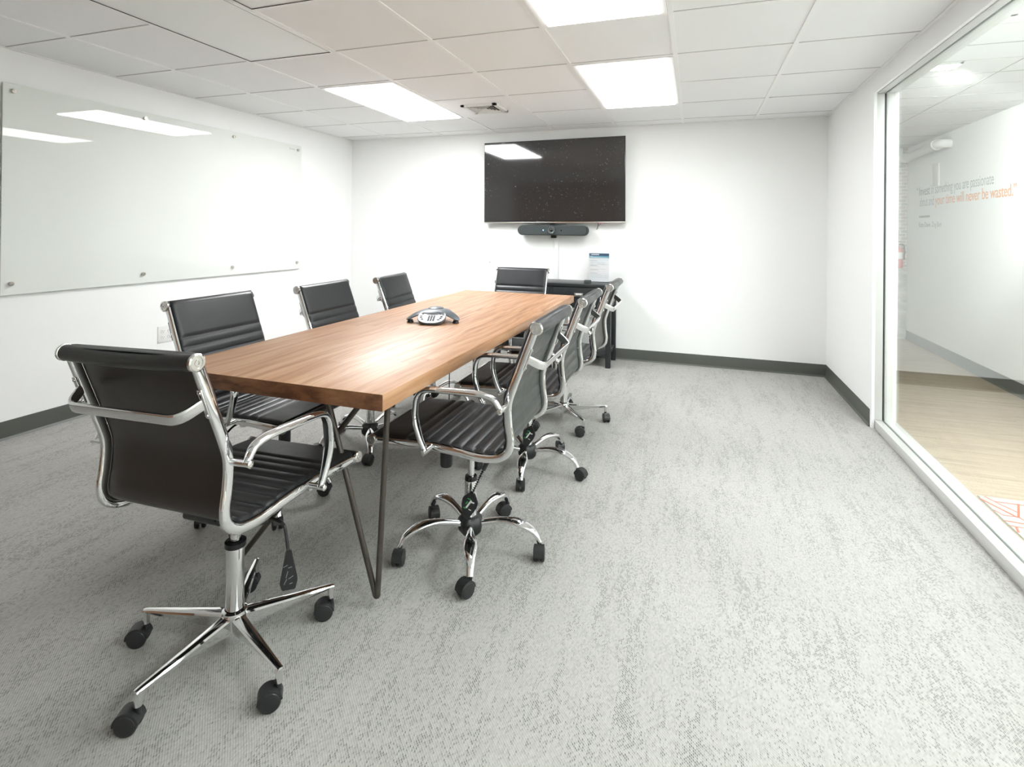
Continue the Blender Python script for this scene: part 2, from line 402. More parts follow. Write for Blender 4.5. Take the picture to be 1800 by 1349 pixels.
struct(MB().box((XR, YF, HB+0.02), (XO, YO, HC+0.1), M['header']).build('wall_header'))

def ceiling():
    b = MB(); z0 = HC+0.005
    b.box((XL-0.1, YF-0.1, z0), (XR+0.05, YB+0.1, z0+0.06), M['tile'])
    bw = 0.012
    for i in range(-1, 6):
        b.box((i*T-bw, YF, HC), (i*T+bw, YB, z0+0.01), M['tbar'])
    for j in range(-5, 5):
        b.box((XL, j*T-bw, HC+0.0005), (XR, j*T+bw, z0+0.01), M['tbar'])
        b.box((XL, j*T-bw-0.003, HC+0.0035), (XR, j*T-bw, z0+0.005), M['grey_gap'])  # grey strip paints the shadow line beside each cross bar
    # wall angle
    b.box((XL, YB-0.02, HC), (XR, YB, HC+0.004), M['tbar']).box((XL, YF, HC), (XL+0.02, YB, HC+0.004), M['tbar']).box((XR-0.02, YF, HC), (XR, YB, HC+0.004), M['tbar'])
    return struct(b.build('ceiling'))
ceiling()
def ceiling_corridor():
    b = MB(); z0 = HC+0.005
    b.box((XR+0.05, YF-0.1, z0), (XC+0.1, YC2, z0+0.06), M['tile']).box((XO-0.62, YB+0.11, z0), (XR+0.05, YC2, z0+0.06), M['tile'])
    for x in (XO+0.56,): b.box((x-0.0035, YF, HC+0.0035), (x+0.0035, YC, z0+0.01), M['grey_gap'])
    for j in range(-5, 8): b.box((XO, j*T+0.3-0.0035, HC+0.0035), (XC, j*T+0.3+0.0035, z0+0.01), M['grey_gap'])
    return struct(b.build('ceiling_corridor'))
ceiling_corridor()
bh = 0.104
def baseboard(name, prof_a, prof_b, n, ext=0.0):
    """a board with a coved toe between two floor points; n = direction into the room"""
    a, c = Vector((*prof_a, 0)), Vector((*prof_b, 0)); n = Vector((*n, 0)); rows = []
    for d, z in ((0, 0), (0.016, 0), (0.014, 0.004), (0.006, 0.012), (0.004, 0.03), (0.004, bh-0.004), (0.0025, bh), (0, bh)):
        rows.append([a+n*d+Vector((0, 0, z)), c+n*d+Vector((0, 0, z))])
    b = MB(); b.grid(rows, M['base'], closed_u=True, smooth=False)
    return struct(b.build(name))
baseboard('baseboard_back', (XL, YB), (XR, YB), (0, -1))
baseboard('baseboard_left', (XL, YF), (XL, YB), (1, 0))
baseboard('baseboard_right', (XR, YO+0.005), (XR, YB), (-1, 0))
baseboard('baseboard_corridor', (XC, YF), (XC, YC), (-1, 0))

# ------------------------------------------------------------ glazed partition
def partition():
    t = empty('glass_partition', 'frameless glass partition in satin aluminium channels beside the carpet', 'glass partition', (XR, YO, 0))
    y0, x0, x1 = YF+0.02, 0.012, XO-XR+0.004     # local x from the room face
    L = y0-YO
    def chan(name, a, b):
        return MB().box(a, b, M['alu'], 0.002).build(name, t)
    g = 0.054; gw = 0.0125
    # sill: two rails with a dark groove between them
    b = MB().box((x0, L, 0), (g, -0.002, 0.052), M['alu'], 0.0015).box((g+gw, L, 0), (x1, -0.002, 0.052), M['alu'], 0.0015).box((g, L, 0), (g+gw, -0.002, 0.040), M['gasket'])
    b.build('sill_channel', t)
    b = MB().box((x0, L, HB), (g, -0.002, HB+0.02), M['alu'], 0.0015).box((g+gw, L, HB), (x1, -0.002, HB+0.02), M['alu'], 0.0015).box((g, L, HB+0.008), (g+gw, -0.002, HB+0.02), M['gasket'])
    b.build('head_channel', t)
    b = MB().box((x0-0.004, -0.022, 0.052), (g, -0.002, HB), M['alu'], 0.0015).box((g+gw, -0.022, 0.052), (x1, -0.002, HB), M['alu'], 0.0015).box((g, -0.014, 0.052), (g+gw, -0.002, HB), M['gasket'])
    b.build('jamb_channel', t)
    for k, (ya, yb) in enumerate(((-0.014, -2.4), (-2.404, L))):
        MB().box((g+0.0040, yb, 0.041), (g+gw-0.0005, ya, HB+0.007), M['glass']).build('glass_pane', t)
    # painted trim on the room face of the opening
    b = MB().box((-0.006, -0.03, 0), (0.010, 0.004, HB+0.03), M['header']).box((-0.006, L, HB+0.004), (0.010, -0.031, HB+0.03), M['header'])
    b.build('face_trim', t)
partition()

# ------------------------------------------------------------ ceiling fittings
def fixture(name, label, cat, i, j0, j1, lit, group=None, zoff=0.0):
    t = empty(name, label, cat, (i*T, j0*T, HC), 0, group)
    w_, h_ = T, (j1-j0)*T; e = 0.013
    fr = MB(); d = 0.042 if lit else 0.018; z = -0.004
    for a, b in (((e, e), (w_-e, d)), ((e, h_-d), (w_-e, h_-e)), ((e, d), (d, h_-d)), ((w_-d, d), (w_-e, h_-d))):
        fr.box((a[0], a[1], z), (b[0], b[1], z+0.012), M['tbar'])
    if not lit:
        for a, b in (((d, d), (w_-d, d+0.002)), ((d, h_-d-0.002), (w_-d, h_-d)), ((d, d), (d+0.002, h_-d)), ((w_-d-0.002, d), (w_-d, h_-d))):
            fr.box((a[0], a[1], z-0.0005), (b[0], b[1], z+0.006), M['panel_gap'])
    fr.build('frame', t)
    MB().box((d, d, z-0.007 if lit else z+0.003), (w_-d, h_-d, z+0.006), M['lit_'+lit] if lit else M['unlit']).build('diffuser', t)
    return t
fixture('ceiling_light', 'lit rectangular ceiling panel over the table, nearest the wall-mounted glass board', 'ceiling light', 0, 1, 3, 'whiteboard_side')
fixture('ceiling_light', 'lit rectangular ceiling panel right of the vent, nearest above the television wall', 'ceiling light', 3, 1, 3, 'television_side')
fixture('ceiling_light', 'lit rectangular ceiling panel cut off by the top edge of the photo', 'ceiling light', 3, -2, 0, 'near')
fixture('ceiling_panel', 'unlit white ceiling light panel with thin dark edge, upper left', 'ceiling panel', 0, -2, 0, False)
fixture('ceiling_panel', 'white access panel with dark edge line at the top edge of the photo', 'ceiling panel', 1, -3, -1, False)

def vent():
    t = empty('ceiling_vent', 'square white ceiling air diffuser with black angled louvres', 'vent', (T, 2*T, HC))
    e = 0.012
    MB().box((e, e, -0.001), (T-e, T-e, 0.004), M['tbar']).build('panel', t)
    cx = cy = T/2; h = 0.15
    b = MB()
    for a, c in (((cx-h, cy-h), (cx+h, cy-h+0.03)), ((cx-h, cy+h-0.03), (cx+h, cy+h)), ((cx-h, cy-h), (cx-h+0.03, cy+h)), ((cx+h-0.03, cy-h), (cx+h, cy+h))):
        b.box((*a, -0.014), (*c, 0.0), M['white_plastic'])
    b.build('frame', t)
    MB().box((cx-h+0.028, cy-h+0.028, -0.0025), (cx+h-0.028, cy+h-0.028, -0.0012), M['gap']).build('duct_opening', t)
    # louvres: four triangles of slats, each a quarter of the face
    k = 0
    for q in range(4):
        sl = MB()
        for i in range(5):
            d = 0.02+i*0.022; hw = d*0.96
            m4 = Matrix.Translation((cx, cy, -0.009)) @ Matrix.Rotation(q*PI/2, 4, 'Z') @ Matrix.Translation((d, 0, 0)) @ Matrix.Rotation(0.75, 4, 'Y')
            sl.box((-0.0075, -hw, -0.0009), (0.0075, hw, 0.0009), M['white_plastic'], mat4=m4)
        sl.build('louvre', t)
vent()

def downlight(x, y, label, lit=True, power=25):
    t = empty('downlight', label, 'downlight', (x, y, HC))
    a = 0.07
    b = MB()
    for p, q in (((-a, -a), (a, -a+0.012)), ((-a, a-0.012), (a, a)), ((-a, -a), (-a+0.012, a)), ((a-0.012, -a), (a, a))): b.box((*p, -0.003), (*q, 0.004), M['white_plastic'])
    b.build('trim_ring', t)
    MB().box((-a+0.01, -a+0.01, 0.0), (a-0.01, a-0.01, 0.004), M['lit2']).build('lamp', t)
    if power:
        l = bpy.data.lights.new('downlight_beam', 'SPOT'); l.energy = power; l.spot_size = 1.5; l.spot_blend = 0.7; l.shadow_soft_size = 0.05
        o = bpy.data.objects.new('downlight_beam', l); C.objects.link(o); o.parent = t; o.location = (0, 0, -0.01)
    return t
dl = downlight(3.95, 1.30, 'small square corridor downlight seen through the glass wall', power=190)
for c_ in bpy.data.objects:
    if c_.type == 'LIGHT': c_.rotation_euler = Vector((0.94, 1.75, -0.62)).to_track_quat('-Z', 'Y').to_euler(); c_.data.spot_size = 1.05
def corridor_light(y0, label):
    t = empty('ceiling_light', label, 'ceiling light', (3.90, y0, HC))
    b = MB()
    w_, h_ = 0.60, 1.2
    for a, c in (((0, 0), (w_, 0.02)), ((0, h_-0.02), (w_, h_)), ((0, 0), (0.02, h_)), ((w_-0.02, 0), (w_, h_))): b.box((a[0], a[1]-h_, -0.004), (c[0], c[1]-h_, 0.004), M['tbar'])
    b.build('frame', t)
    MB().box((0.02, 0.02-h_, -0.001), (w_-0.02, -0.02, 0.003), M['lit2']).build('diffuser', t)
corridor_light(0.475, 'lit corridor ceiling panel at the upper right corner of the photo')
corridor_light(-1.6, 'added unseen glowing panel on the corridor ceiling behind the viewer')  # out of view, added for more light from the corridor

# ------------------------------------------------------------ glass board on the left wall
def glass_board():
    t = empty('glass_whiteboard', 'large pale green glass writing board on steel standoffs on the left wall', 'whiteboard', (XL, 0.58, 1.42))
    y0, y1, z0, z1 = -0.633-0.58, 1.783-0.58, 0.822-1.42, 2.026-1.42
    MB().box((0.015, y0, z0), (0.021, y1, z1), M['board'], 0.0008, 1).build('glass_sheet', t)
    for y in (-0.587, 0.187, 0.958, 1.730):
        for z in (1.984, 0.886):
            MB().lathe([(0.011, 0.0006), (0.011, 0.018), (0.0125, 0.018), (0.0125, 0.034), (0.0115, 0.0365), (0, 0.037)], M['nickel'], at((0, y-0.58, z-1.42), (1, 0, 0)), 20).build('standoff', t)
    return t
board = glass_board()

# ------------------------------------------------------------ text helper
def text_mesh(s, name, m, width, height, origin, right, up, parent, bold=0.0, depth=0.0006, space=1.0):
    cu = bpy.data.curves.new(name, 'FONT'); cu.body = s; cu.size = 1;  cu.space_character = space
    o = bpy.data.objects.new(name, cu); C.objects.link(o)
    dg = bpy.context.evaluated_depsgraph_get(); me = bpy.data.meshes.new_from_object(o.evaluated_get(dg))
    bpy.data.objects.remove(o); bpy.data.curves.remove(cu)
    xs = [v.co.x for v in me.vertices]; x0, x1 = min(xs), max(xs); cap = 0.70
    R, U = Vector(right), Vector(up); Nn = R.cross(U)
    if bold:
        bm = bmesh.new(); n_ = max(2, int(bold/0.011))
        for k in range(n_+1):
            t0 = len(bm.verts); bm.from_mesh(me); bm.verts.ensure_lookup_table()
            for v in bm.verts[t0:]: v.co.x += k*bold/n_*1.6; v.co.z += 0.01*k
        bm.to_mesh(me); bm.free(); xs = [v.co.x for v in me.vertices]; x0, x1 = min(xs), max(xs)
    for v in me.vertices:
        x, y = v.co.x, v.co.y
        v.co = Vector(origin)+R*((x-x0)/(x1-x0)*width)+U*(y/cap*height)+Nn*(depth+v.co.z*0.01)
    me.materials.clear(); me.materials.append(m)
    r = bpy.data.objects.new(name, me); C.objects.link(r)
    if parent is not None: r.parent = parent
    return r
text_mesh('Quartet', 'maker_mark', M['ink'], 0.085, 0.016, (0.0242, 1.60-0.58, 1.985-1.42-0.008), (0, 1, 0), (0, 0, 1), board) if False else None
text_mesh('Quartet', 'maker_mark', M['ink'], 0.075, 0.016, (0.0212, 1.615-0.58, 1.978-1.42), (0, 1, 0), (0, 0, 1), board)

def quote():
    t = empty('wall_quote', 'grey and orange vinyl quotation lettering on the corridor wall behind the glass', 'wall lettering', (XC, 3.6, 1.5))
    R, U = (0, -1, 0), (0, 0, 1); x = -0.001
    def tx(s, nm, m, ya, yb, z, h, bold=0.0, sp=1.0): text_mesh(s, nm, m, ya-yb, h, (x, ya-3.6, z-1.5), R, U, t, bold, 0.0, sp)
    h = 0.098
    tx('\u201c', 'opening_quote_mark', M['quote_grey'], 4.57, 4.53, 1.648, h)
    tx('Invest', 'bold_word', M['quote_grey'], 4.50, 4.215, 1.648, h, 0.028)
    tx('in something you are passionate', 'quote_line', M['quote_light'], 4.18, 2.935, 1.648, h)
    tx('about and', 'quote_line', M['quote_light'], 4.49, 4.115, 1.530, h)
    tx('your time will never be wasted.\u201d', 'quote_line', M['quote_orange'], 4.085, 2.60, 1.530, h, 0.026)
    MB().box((-0.0015, 4.50-3.6, 1.405-1.5), (-0.0003, 4.215-3.6, 1.426-1.5), M['quote_grey']).build('bar', t)
    tx('Kate Davis', 'author_line', M['quote_grey'], 4.50, 4.20, 1.303, 0.052, 0.024)
    tx('Zing Bars', 'author_line', M['quote_light'], 4.165, 3.93, 1.303, 0.052)
quote()

# ------------------------------------------------------------ corridor things
def extinguisher():
    t = empty('fire_extinguisher', 'red fire extinguisher with white label on the brick wall past the glass', 'fire extinguisher', (4.765, 4.75, 0.83))
    MB().lathe([(0, 0), (0.045, 0.004), (0.052, 0.02), (0.052, 0.20), (0.045, 0.225), (0.025, 0.245), (0.018, 0.25), (0.018, 0.262), (0, 0.262)], M['red']).build('cylinder', t)
    b = MB(); rows = []
    for a in range(-5, 6):
        an = -PI/2+a*0.16; rows.append([Vector((0.0527*math.cos(an), 0.0527*math.sin(an), z)) for z in (0.11, 0.185)])
    b.grid(rows, M['whiteprint']); b.build('label_sheet', t)
    b = MB().cyl((0, 0, 0.26), (0, 0, 0.29), 0.013, M['nickel']).box((-0.012, -0.075, 0.285), (0.012, 0.02, 0.292), M['nickel'], 0.002)
    b.box((-0.010, -0.085, 0.305), (0.010, 0.02, 0.313), M['gloss_black'], 0.002); b.build('valve_handle', t)
    MB().sweep(curve([(0.012, 0, 0.275), (0.06, 0, 0.27), (0.072, 0, 0.20), (0.064, 0, 0.10)]), 0.007, M['gloss_black']).build('hose', t)
    MB().box((-0.02, 0.052, 0.10), (0.02, 0.1, 0.25), M['nickel'], 0.002).build('wall_bracket', t)
extinguisher()
def pipe():
    t = empty('pipe', 'white painted pipe with elbows high on the corridor wall', 'pipe', (4.80, 4.72, 2.08))
    pts = fillet([(-1.0, 0, 0), (0, 0, 0), (0.0, -0.98, 0.03), (0.09, -0.98, 0.03)], 0.06)
    MB().sweep(pts, 0.042, M['pipe'], seg=18).build('pipe_run', t)
    for p, ax in (((-0.10, 0, 0), (1, 0, 0)), ((0, -0.10, 0.003), (0, 1, -0.03)), ((0, -0.90, 0.0275), (0, 1, -0.03))):
        MB().lathe([(0.043, -0.02), (0.052, -0.02), (0.054, 0), (0.052, 0.02), (0.043, 0.02)], M['pipe'], at(p, ax), 20).build('pipe_coupling', t)
    MB().box((-1.0, 0.06, 0.02), (0.02, 0.13, 0.14), M['pipe'], 0.005).build('soffit_ledge', t)
pipe()
MB_sw = tag(MB().box((XC-0.012, 3.98, 1.72), (XC, 4.12, 1.95), M['pipe'], 0.003).build('access_cover'), 'narrow white vertical cover plate under the pipe on the corridor wall', 'cover plate')

def rug():
    t = empty('area_rug', 'pale rug with orange crossing lines on the corridor floor', 'rug', (4.3, -0.6, 0))
    b = MB().box((-0.49, -1.3, 0), (0.40, 1.12, 0.009), M['rug'], 0.003)
    segs = [[(3.835, 0.509), (3.857, 0.459), (3.899, 0.384)], [(3.855, 0.468), (4.25, 0.474)], [(3.942, 0.472), (3.879, 0.332), 1], [(3.807, 0.473), (3.872, 0.337), 1],
            [(3.812, 0.373), (3.826, 0.335), (3.881, 0.336)], [(3.882, 0.333), (3.92, 0.18)], [(3.812, 0.281), (4.02, 0.262), 1], [(3.812, 0.240), (4.0, 0.222)], [(3.827, 0.236), (3.815, 0.193), 1]]
    random.seed(3)
    for k in range(34):
        x = random.uniform(3.84, 4.5); y = random.uniform(-1.7, 0.15); a = random.choice((0.05, 1.2, 1.9, 2.4, 0.8)); l = random.uniform(0.1, 0.3)
        x2, y2 = x+l*math.cos(a), y+l*math.sin(a)
        if x2 < 4.68 and 3.83 < x2 and y2 < 0.17: segs.append([(x, y), (x2, y2)]+([1] if k % 3 == 0 else []))
    for g in segs:
        w_ = 0.0052
        if g[-1] == 1: g = g[:-1]; w_ = 0.0085
        for (xa, ya), (xb, yb) in zip(g, g[1:]):
            d = Vector((xb-xa, yb-ya, 0)); L = d.length; an = math.atan2(d.y, d.x)
            m4 = Matrix.Translation((xa-4.3, ya+0.6, 0.0085)) @ Matrix.Rotation(an, 4, 'Z')
            b.box((-w_/2, -w_/2, 0), (L+w_/2, w_/2, 0.0015), M['rug_orange'], mat4=m4)
    o = b.build('rug_pile', t)
rug()

# ------------------------------------------------------------ television wall
def tv():
    t = empty('television', 'large flat television mounted high on the back wall', 'television', (1.215, YB, 1.712))
    t.rotation_euler = (0, math.radians(-0.45), 0)
    W, H = 0.713, 0.405; y = -0.078
    MB().box((-W, y, -H), (W, y+0.012, H), M['gloss_black'], 0.002).build('bezel', t)
    MB().box((-W+0.006, y-0.0012, -H+0.012), (W-0.006, y+0.001, H-0.006), M['screen']).build('screen', t)
    MB().box((-W, y-0.003, -H-0.011), (W, y+0.014, -H+0.001), M['nickel'], 0.001).build('lower_trim', t)
    MB().box((-W+0.10, y+0.012, -H+0.03), (W-0.10, y+0.050, H-0.12), M['plastic'], 0.01).build('rear_housing', t)
    MB().box((-0.22, y+0.05, -0.18), (0.22, 0, 0.18), M['plastic'], 0.004).build('wall_mount', t)
    MB().box((0.48, y+0.001, -H-0.016), (0.49, y+0.008, -H-0.010), M['led_red']).build('indicator', t)
    MB().sweep(curve([(0.455, y+0.03, -H+0.03), (0.452, y+0.03, -H-0.03), (0.446, y+0.028, -H-0.06), (0.436, y+0.026, -H-0.075)]), 0.0035, M['gloss_black']).sweep(
        curve([(0.48, y+0.03, -H+0.01), (0.475, y+0.03, -H-0.016), (0.452, y+0.03, -H-0.042)]), 0.0025, M['gloss_black']).build('cable', t)
tv()
def video_bar():
    t = empty('video_bar', 'long grey rounded conference camera bar under the television', 'video conference bar', (1.232, YB-0.085, 1.224))
    rows = []
    W, H, D = 0.352, 0.049, 0.045
    out = []
    for k in range(15): a = PI/2+PI*k/14; out.append((-W+H+H*math.cos(a), H*math.sin(a)))
    for k in range(15): a = -PI/2+PI*k/14; out.append((W-H+H*math.cos(a), H*math.sin(a)))
    for s_, y in ((0.82, -D), (0.95, -D+0.006), (1, -D+0.016), (1, D-0.01), (0.93, D)):
        rows.append([Vector((x-(1-s_)*math.copysign(H, x), y, z*s_)) for x, z in out])
    b = MB(); b.grid(rows, M['fabric'], closed_v=True, cap0=True, cap1=True); b.build('body', t)
    b = MB(); b.lathe([(0.034, 0), (0.034, 0.012), (0.030, 0.018), (0.024, 0.016), (0.022, 0.010), (0, 0.009)], M['lens_ring'], at((0, -D-0.001, 0.002), (0, -1, 0)), 32); b.build('lens_ring', t)
    MB().lathe([(0.016, 0), (0.016, 0.006), (0.010, 0.010), (0, 0.0115)], M['lens'], at((0, -D-0.009, 0.002), (0, -1, 0)), 28).build('lens', t)
    MB().cyl((-0.085, -D-0.001, 0.002), (-0.085, -D+0.01, 0.002), 0.006, M['led_blue'], 12).build('status_light', t)
    MB().cyl((0.095, -D-0.001, 0), (0.095, -D+0.01, 0), 0.0065, M['gloss_black'], 12).build('sensor', t)
    b = MB().box((-0.13, 0.0, 0.060), (0.13, 0.012, 0.067), M['plastic']).box((-0.03, 0.0, 0.04), (0.03, 0.012, 0.067), M['plastic']).box((-0.03, 0.04, -0.075), (0.02, 0.078, -0.045), M['plastic'], 0.004).box((-0.03, 0.010, -0.05), (0.03, 0.085, 0.05), M['plastic'])
    b.build('mounting_bracket', t)
video_bar()
tag(MB().box((1.228, YB-0.014, 0.72), (1.270, YB, 1.155), M['wall'], 0.002).build('cable_raceway'), 'slim white vertical cable cover between the camera bar and the cabinet', 'cable cover')
def hook():
    b = MB().box((0.538, YB-0.004, 0.885), (0.552, YB, 0.915), M['white_plastic'], 0.002)
    b.sweep(fillet([(0.545, YB-0.004, 0.893), (0.545, YB-0.016, 0.888), (0.545, YB-0.018, 0.898)], 0.004), 0.0025, M['nickel'], seg=8)
    b.sweep(curve([(0.545, YB-0.006, 0.892), (0.535, YB-0.006, 0.884), (0.531, YB-0.004, 0.872)]), 0.0015, M['nickel'], seg=6)
    b.sweep(curve([(0.547, YB-0.006, 0.892), (0.558, YB-0.006, 0.884), (0.563, YB-0.004, 0.870)]), 0.0015, M['nickel'], seg=6)
    tag(b.build('wall_hook'), 'tiny white hook with wire prongs low on the back wall', 'hook')
hook()

def credenza():
    x0, x1, y0, y1, zt = 0.75, 1.855, 2.235, 2.615, 0.742
    cx, cy = (x0+x1)/2, (y0+y1)/2
    t = empty('credenza', 'black wooden console cabinet with drawers under the television', 'cabinet', (cx, cy, 0))
    X, Y = (x1-x0)/2, (y1-y0)/2; m = M['credenza']
    MB().box((-X, -Y, zt-0.028), (X, Y, zt), m, 0.003).build('cabinet_top', t)
    for sx in (-1, 1):
        for sy in (-1, 1):
            a = sx*(X-0.028); b = sy*(Y-0.028)
            MB().box((a-0.022, b-0.022, 0), (a+0.022, b+0.022, zt-0.029), m, 0.002).build('leg', t)
    MB().box((-X+0.051, -Y+0.014, 0.522), (X-0.051, Y-0.01, zt-0.029), m, 0.001).build('cabinet_body', t)
    MB().box((-X+0.051, -Y+0.02, 0.10), (X-0.051, Y-0.02, 0.135), m, 0.002).build('shelf', t)
    for sx in (-1, 1):
        MB().box((sx*(X-0.018), -Y+0.051, 0.11), (sx*(X-0.04), Y-0.051, 0.15), m, 0.002).build('side_rail', t)
        MB().box((sx*(X-0.018), -Y+0.051, 0.53), (sx*(X-0.04), Y-0.051, 0.712), m, 0.002).build('side_panel', t)
    for sx in (-1, 1):
        c = sx*0.257
        d = MB().box((c-0.236, -Y+0.004, 0.545), (c+0.236, -Y+0.0135, 0.703), m, 0.003).build('drawer', t)
        b = MB().box((c-0.040, -Y-0.001, 0.624), (c+0.040, -Y+0.0035, 0.660), M['nickel'], 0.001)
        b.box((c-0.030, -Y-0.004, 0.632), (c+0.030, -Y-0.0005, 0.640), M['nickel'], 0.001).box((c-0.028, -Y-0.002, 0.644), (c+0.028, -Y-0.0008, 0.655), M['paper'])
        b.build('label_holder', d)
credenza()
def sign():
    t = empty('sign_holder', 'clear acrylic stand holding a printed sheet with blue header', 'table sign', (1.698, 2.50, 0.742))
    MB().box((-0.097, -0.003, 0), (0.097, -0.0005, 0.275), M['acrylic']).build('acrylic_front', t)
    MB().box((-0.097, -0.003, 0), (0.097, 0.07, 0.003), M['acrylic']).build('acrylic_foot', t)
    p = MB().box((-0.094, 0.0, 0.004), (0.094, 0.001, 0.270), M['paper']).build('printed_sheet', t)
    b = MB().box((-0.094, -0.0004, 0.246), (0.094, 0.0, 0.270), M['navy']).build('header_band', p)
    b = MB().box((-0.094, -0.0004, 0.226), (0.094, 0.0, 0.246), M['sky']).build('subheader_band', p)
    b = MB(); random.seed(5)
    b.box((-0.085, -0.0006, 0.254), (-0.081, -0.0004, 0.264), M['sky']).box((-0.074, -0.0006, 0.255), (0.0, -0.0004, 0.262), M['paper']).box((-0.085, -0.0006, 0.231), (0.08, -0.0004, 0.234), M['paper']).box((-0.085, -0.0006, 0.239), (-0.06, -0.0004, 0.242), M['paper'])
    for z, l, bold in ((0.219, 0.09, 0), (0.197, 0.07, 1), (0.181, 0.14, 0), (0.164, 0.16, 0), (0.155, 0.07, 1), (0.145, 0.10, 0), (0.121, 0.15, 0), (0.114, 0.075, 1), (0.100, 0.09, 0), (0.082, 0.07, 1), (0.072, 0.10, 0), (0.060, 0.17, 0), (0.044, 0.17, 0)):
        h = 0.003 if bold else 0.0014; b.box((-0.085, -0.0005, z), (-0.085+l, -0.0001, z+h), M['ink'])
    b.build('print_lines', p)
sign()
tag(MB().box((1.595, 2.30, 0.7425), (1.655, 2.345, 0.772), M['fabric'], 0.004).build('small_box'), 'small dark grey box on the cabinet in front of the sign', 'box')

def outlet():
    t = empty('power_outlet', 'white quadruple wall socket plate low on the left wall', 'power outlet', (XL, 0.383, 0.428))
    MB().box((0, -0.064, -0.060), (0.006, 0.064, 0.060), M['white_plastic'], 0.002).build('plate', t)
    for y in (-0.026, 0.026):
        for z in (-0.022, 0.022):
            s = MB().lathe([(0.0165, 0.0), (0.0165, 0.008), (0.0155, 0.009), (0, 0.009)], M['white_plastic'], at((0, y, z), (1, 0, 0)), 20).build('socket', t)
            b = MB().box((0.0088, y-0.007, z-0.001), (0.0093, y-0.005, z+0.008), M['gap']).box((0.0088, y+0.005, z-0.001), (0.0093, y+0.007, z+0.007), M['gap']).cyl((0.0088, y, z-0.008), (0.0094, y, z-0.008), 0.0026, M['gap'], 10)
            b.build('slots', s)
outlet()

# ------------------------------------------------------------ conference table
TX0, TX1, TY0, TY1, TZ = 0.825, 1.704, -1.208, 1.375, 0.740
def table():
    cx, cy = (TX0+TX1)/2, (TY0+TY1)/2; X, Y = (TX1-TX0)/2, (TY1-TY0)/2
    t = empty('conference_table', 'long solid wood conference table on bent steel rod legs', 'table', (cx, cy, 0))
    b = MB().box((-X, -Y, TZ-0.05), (X, Y, TZ), M['table'], 0.0022, 2)
    i = b.mi(M['endgrain'])
    for f in b.bm.faces:
        f.normal_update()
        if abs(f.normal.y) > 0.9: f.material_index = i
    b.build('tabletop', t)
    zt = TZ-0.052; r = 0.0095
    def hairpin(foot, a, c, plate=True):
        fx, fy = foot[0]-cx, foot[1]-cy
        fl = Vector((fx, fy, r*0.9)); pa = Vector((a[0]-cx, a[1]-cy, zt)); pc = Vector((c[0]-cx, c[1]-cy, zt))
        pts = fillet([pa, fl+(pa-fl).normalized()*0.02, fl+(pc-fl).normalized()*0.02, pc], 0.018, 5)
        b = MB().sweep(pts, r, M['dsteel'], seg=14)
        lo = (min(pa.x, pc.x)-0.02, min(pa.y, pc.y)-0.03, zt-0.003); hi = (max(pa.x, pc.x)+0.02, max(pa.y, pc.y)+0.03, zt+0.0015)
        b.box(lo, hi, M['dsteel'])
        b.build('leg', t)
    hairpin((1.588, -1.043), (1.622, -1.045), (1.375, -1.045))
    hairpin((1.000, -1.045), (1.548, -1.03), (0.850, -1.03))
    hairpin((0.989, 1.20), (0.955, 1.20), (1.40, 1.20))
    hairpin((1.588, 1.225), (0.90, 1.225), (1.61, 1.225))
table()

